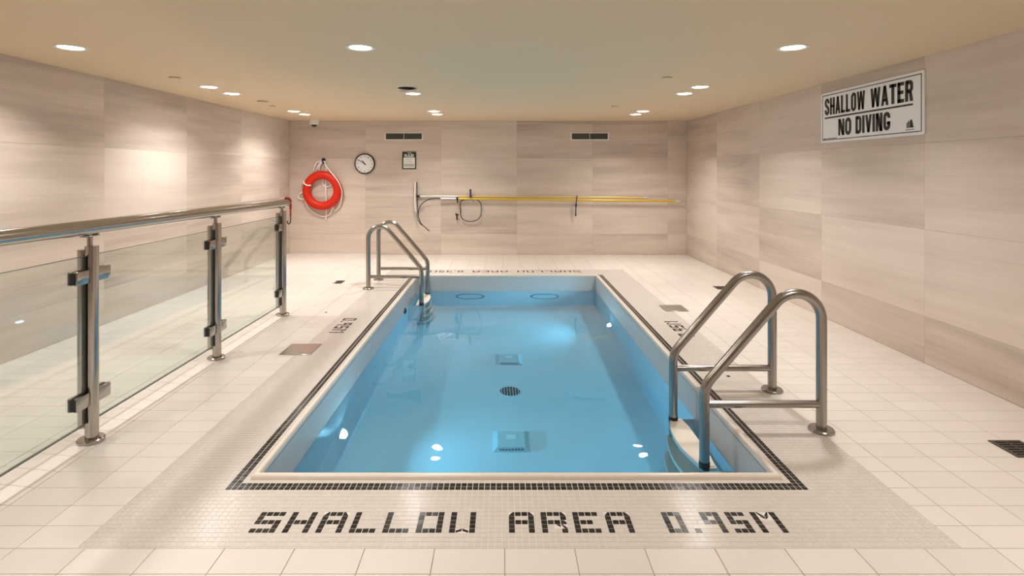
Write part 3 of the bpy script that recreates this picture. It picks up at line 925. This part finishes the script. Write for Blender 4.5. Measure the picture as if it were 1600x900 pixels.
# ------------------------------------------------------------------ glass balustrade on the left
GX = -2.47
t = thing('glass_railing', 'stainless steel balustrade with clear glass panes along the left deck', 'railing', (GX, 3.28, 0))
posts = (1.85, 3.28, 4.717, 6.136)
rail = [(0, y - 3.28, 1.268 + .006 * math.sin(y)) for y in (0.9, 2.0, 3.28, 4.717, 6.136, 6.27)]
rail = [(0, y - 3.28, 1.292 - (y - 2.0) * .0085) for y in (1.0, 2.0, 3.28, 4.717, 6.136, 6.265)]
tubeobj('handrail', rail, .045, M['steel2'], t, 24)
for i, y in enumerate(posts):
    y -= 3.28
    bz = rise(GX)
    bm = nb(); tube(bm, [(0.012, y, bz), (0.012, y, 1.172)], .036, 20)
    p = obj('post', bm, M['steel2'], t, True, 50)
    if i: pass
    tubeobj('rear_post', [(-.034, y - .004, .09), (-.034, y - .004, 1.150)], .031, M['steel2'], p, 16)
    latheobj('base_flange', [(.072, bz - .004), (.072, bz + .012), (.066, bz + .017), (.04, bz + .019)], M['steel2'], p, 32, at=(.006, y, 0))
    latheobj('flange_screw', [(.008, bz + .015), (.008, bz + .022), (.0001, bz + .024)], M['steel'], p, 10, at=(.062, y, 0))
    tubeobj('stem', [(.0, y, 1.165), (.0, y, 1.255)], .015, M['steel2'], p, 14)
    boxobj('saddle', (-.02, .02, y - .06, y + .06, 1.226 - y * .0085, 1.236 - y * .0085), M['steel2'], p, .003, 1)
    for s in (-1, 1):
        if i == 3 and s == 1: continue
        boxobj('gasket', (-.009, .009, y + s * .045 - .004, y + s * .045 + .004, .125, 1.115), M['rubber'], p)
    for z in (.996, .268):
        for s in (-1, 1):
            if i == 3 and s == 1: continue
            y0, y1 = sorted((y + s * .030, y + s * .135))
            cl_ = boxobj('glass_clamp', (.008, .030, y0, y1, z - .040, z + .040), M['steel2'], t, .004, 2)
            boxobj('rear_jaw', (-.030, -.008, y0, y1, z - .040, z + .040), M['steel2'], cl_, .004, 2)
            boxobj('clamp_pad', (-.022, .020, y1 - .002 if s > 0 else y0 - .003, y1 + .003 if s > 0 else y0 + .002, z - .034, z + .034), M['rubber'], cl_)
for a, b in ((1.0, 1.85), (1.85, 3.28), (3.28, 4.717), (4.717, 6.136)):
    g = boxobj('glass_pane', (-.006, .006, a - 3.28 + .05, b - 3.28 - .05, .123, 1.115), M['glass'], t)
    boxobj('bottom_edge', (-.0065, .0065, a - 3.28 + .05, b - 3.28 - .05, .117, .124), M['glass_edge'], g)
    boxobj('top_edge', (-.0065, .0065, a - 3.28 + .05, b - 3.28 - .05, 1.114, 1.117), M['glass_edge'], g)
# red strap with a black hook on the far rail end
t = thing('red_strap', 'red strap with a black hook hung on the far end of the handrail', 'strap', (GX, 6.27, 1.255))
tubeobj('strap', smooth_curve([(.0, -.02, .05), (.012, .02, .045), (.03, .03, .0), (.034, .03, -.08), (.034, .03, -.16)], 6), [.018] * 6 + [.022] * 6 + [.014] * 6 + [.009] * 7, M['redcloth'], t, 12)
tubeobj('hook', smooth_curve([(.034, .03, -.15), (.035, .03, -.20), (.028, .03, -.235), (.010, .03, -.245), (-.004, .03, -.225), (.002, .03, -.208)], 5), .006, M['rubber'], t, 8)

# ------------------------------------------------------------------ pool ladders
def make_ladder(label):
    """origin at the basin's inner face, deck height; +x away from the water"""
    t = thing('pool_ladder', label, 'ladder', (0, 0, 0), 0, 'pool ladders')
    for s in (-1, 1):
        v = s * .312
        arc = [(.397 + .16 * math.cos(a), v, .694 + .16 * math.sin(a)) for a in [math.radians(139 * k / 18) for k in range(19)]]
        path = [(.557, v, 0.0), (.557, v, .35)] + arc
        low = fillet([arc[-1], (-.173, v, .279), (-.173, v, -.98)], .17, 8)
        r = tubeobj('rail', path + low[1:], .031, M['steel'], t, 20)
        latheobj('base_flange', [(.074, -.002), (.074, .012), (.069, .018), (.036, .020)], M['steel'], r, 32, at=(.557, v, 0))
        tubeobj('crossbar', [(-.160, v, .166), (.535, v, .166)], .023, M['steel'], r, 16)
        tubeobj('sleeve', [(-.173, v, -.235), (-.173, v, -.190)], .0335, M['rubber'], r, 18)
        under(r)
        bm = nb()
        prism(bm, [(-.003, -.245), (-.003, -1.00), (-.15, -1.00), (-.195, -.245)], v + s * .037, v + s * .052, lambda u, w, q: (u, q, w))
        under(obj('side_panel', bm, M['fit'], t))
    for k, z in enumerate((-.212, -.475, -.735, -.985)):
        pl = []
        for q in range(13):
            f = -1 + 2 * q / 12
            pl.append((-.250 - .020 * k + .06 * f * f, f * .335))
        pl += [(-.105, .335), (-.095, .2), (-.095, -.2), (-.105, -.335)]
        bm = nb(); prism(bm, pl, z - .05, z)
        es = [e for e in bm.edges if abs(e.verts[0].co.z - e.verts[1].co.z) < 1e-6]
        bmesh.ops.bevel(bm, geom=es, offset=.008, segments=2, affect='EDGES')
        under(obj('tread', bm, M['tread'], t, True, 40))
    return t
lad = make_ladder('stainless steel pool ladder at the near right corner of the pool')
lad2 = copy_tree(lad)
lad.location = (PX1, 3.729, 0)
lad2.location = (PX0, 7.847, 0); lad2.rotation_euler = (0, 0, PI)
lad2['label'] = 'stainless steel pool ladder at the far left corner of the pool'

# ------------------------------------------------------------------ pool fittings
def pool_light(x, y, z, sgn, r, label, tilt=0):
    t = thing('pool_light', label, 'light', (x, y, z), 0, 'underwater pool lights')
    under(latheobj('bezel', [(r * 1.25, 0), (r * 1.25, .008), (r * 1.05, .014), (r * .98, .010)], M['fit'], t, 28, 'x', sign=sgn))
    latheobj('lens', [(r, 0), (r, .011), (r * .6, .016), (.0001, .017)], M['pool_lens'], t, 28, 'x', sign=sgn)
    ld = bpy.data.lights.new('pool_lamp', 'AREA'); ld.shape = 'DISK'; ld.size = r * 2; ld.energy = POOL_W; ld.color = POOL_RGB; ld.spread = math.radians(140)
    lo = bpy.data.objects.new('lamp', ld); COL.objects.link(lo); lo.parent = t
    lo.location = (sgn * .024, 0, 0); lo.rotation_euler = (0, -sgn * math.radians(122), 0)
pool_light(PX0, 4.34, -.777, 1, .055, 'small round lit underwater light on the left pool wall')
pool_light(PX1, 7.20, -.84, -1, .055, 'small round lit underwater light on the right pool wall')

def oval(w, h, n=10):
    pts = []
    for cx, a0 in ((w / 2 - h / 2, -90), (-w / 2 + h / 2, 90)):
        for k in range(n + 1):
            a = math.radians(a0 + 180 * k / n)
            pts.append((cx + h / 2 * math.cos(a), h / 2 * math.sin(a)))
    return pts
for px, lab in ((735, 'oval underwater fitting on the far pool wall, the one by the ladder'), (851, 'oval underwater fitting on the far pool wall, the one farther from the ladder')):
    X = (px - 785) * PY1 / FPX
    t = thing('wall_fitting', lab, 'fitting', (X, PY1, -.56), 0, 'oval fittings on the far pool wall')
    bm = nb()
    tube(bm, [(u, -.012, v) for u, v in oval(.41, .27)], .016, 10, True)
    under(obj('rim', bm, M['blue_fit'], t, True))
    bm = nb(); prism(bm, oval(.40, .26), 0, -.008, lambda u, v, w: (u, w, v))
    under(obj('plate', bm, M['fit'], t))
t = thing('inlet_fitting', 'dark round fitting at the waterline of the left pool wall', 'fitting', (PX0, 7.2, -.25))
under(latheobj('ring', [(.068, 0), (.068, .014), (.052, .020), (.045, .010), (.045, 0)], M['dark'], t, 28, 'x', caps=False))
latheobj('insert', [(.046, 0), (.046, .008), (.0001, .009)], M['slat'], t, 24, 'x')
for y, z in ((5.55, -.62), (6.3, -.40)):
    o = latheobj('inlet_nozzle', [(.03, 0), (.03, .008), (.014, .014), (.0001, .012)], M['fit'], None, 20, 'x')
    under(o); o.location = (PX0, y, z)
    tag(o, 'tiny pale inlet nozzle on the left pool wall, %s one' % ('lower nearer' if z < -.5 else 'higher farther'), 'nozzle', 'inlet nozzles')

PXC = .075
t = thing('main_drain', 'round dark slotted drain in the middle of the pool floor', 'drain', (PXC, 5.50, PZ))
under(latheobj('ring', [(0.112, 0), (0.112, .010), (0.104, .014), (0.099, .010), (0.098, 0)], M['fit'], t, 36, caps=False))
under(latheobj('well', [(.098, 0), (.098, .004), (.0001, .004)], M['hole'], t, 32))
for k in range(-3, 4):
    hw = math.sqrt(max(.0001, .097 ** 2 - (k * .027) ** 2))
    under(boxobj('bar', (k * .027 - .003, k * .027 + .003, -hw, hw, .004, .011), M['fit'], t))
for y, lab in ((4.60, 'raised square suction cover on the pool floor, nearer to the camera'), (6.31, 'raised square suction cover on the pool floor, beyond the round drain')):
    t = thing('suction_cover', lab, 'drain cover', (PXC, y, PZ), 0, 'square covers on the pool floor')
    bm = nb()
    A = [bm.verts.new((sx * .155, sy * .155, 0)) for sx, sy in ((-1, -1), (1, -1), (1, 1), (-1, 1))]
    B = [bm.verts.new((sx * .115, sy * .115, .045)) for sx, sy in ((-1, -1), (1, -1), (1, 1), (-1, 1))]
    bm.faces.new(B)
    for k in range(4): bm.faces.new((A[k], A[(k + 1) % 4], B[(k + 1) % 4], B[k]))
    under(obj('cover', bm, M['cover'], t))
    under(boxobj('reflection_patch', (-.04, .04, -.01, .06, .045, .050), M['white'], t))  # white patch painted for a bright reflection on the cover
    for k in range(8):
        under(boxobj('slot', (-.10 + k * .026, -.082 + k * .026, -.142, -.128, .012, .032), M['blue_fit'], t))

# ------------------------------------------------------------------ deck fittings
def plate(x0, x1, y0, y1, label, m, z=0.0):
    o = boxobj('access_plate', (-(x1 - x0) / 2, (x1 - x0) / 2, -(y1 - y0) / 2, (y1 - y0) / 2, 0, .007), m, None, .002, 1)
    o.location = ((x0 + x1) / 2, (y0 + y1) / 2, z)
    tag(o, label, 'access cover', 'square steel covers in the deck')
plate(-1.967, -1.685, 4.815, 5.117, 'shiny square steel access plate in the left deck beside the railing', M['plate2'])
plate(1.88, 2.15, 6.31, 6.594, 'dull square steel access plate in the right deck beside the depth mark', M['plate'])
def drain(cx, cy, label):
    w = .19
    t = thing('floor_drain', label, 'drain', (cx, cy, 0), 0, 'square floor drains')
    bm = nb()
    for a in ((-w / 2, w / 2, -w / 2, -w / 2 + .02), (-w / 2, w / 2, w / 2 - .02, w / 2), (-w / 2, -w / 2 + .02, -w / 2 + .02, w / 2 - .02), (w / 2 - .02, w / 2, -w / 2 + .02, w / 2 - .02)):
        box(bm, *a, 0, .006)
    obj('frame', bm, M['drain'], t)
    boxobj('sump', (-w / 2 + .018, w / 2 - .018, -w / 2 + .018, w / 2 - .018, 0, .0015), M['hole'], t)
    for k in range(5):
        y = -w / 2 + .038 + k * .0285
        boxobj('bar', (-w / 2 + .02, w / 2 - .02, y - .006, y + .006, .0015, .005), M['drain'], t)
    boxobj('cross_rib', (-.006, .006, -w / 2 + .02, w / 2 - .02, .0015, .0056), M['drain'], t)
drain(3.005, 3.19, 'dark square floor drain in the right deck close to the camera')
drain(3.04, 7.58, 'dark square floor drain by the right wall beyond the ladder rails')
drain(-2.41, 7.97, 'dark square floor drain in the left deck before the lifebuoy')
for x, y, lab in ((1.782, 4.32, 'small dark round cap in the right deck behind the ladder'), (-2.018, 6.27, 'small dark round cap in the left deck by the last railing post')):
    o = latheobj('deck_cap', [(.014, 0), (.014, .003), (.0001, .004)], M['hole'], None, 14)
    o.location = (x, y, .0005)
    tag(o, lab, 'cap', 'deck caps')
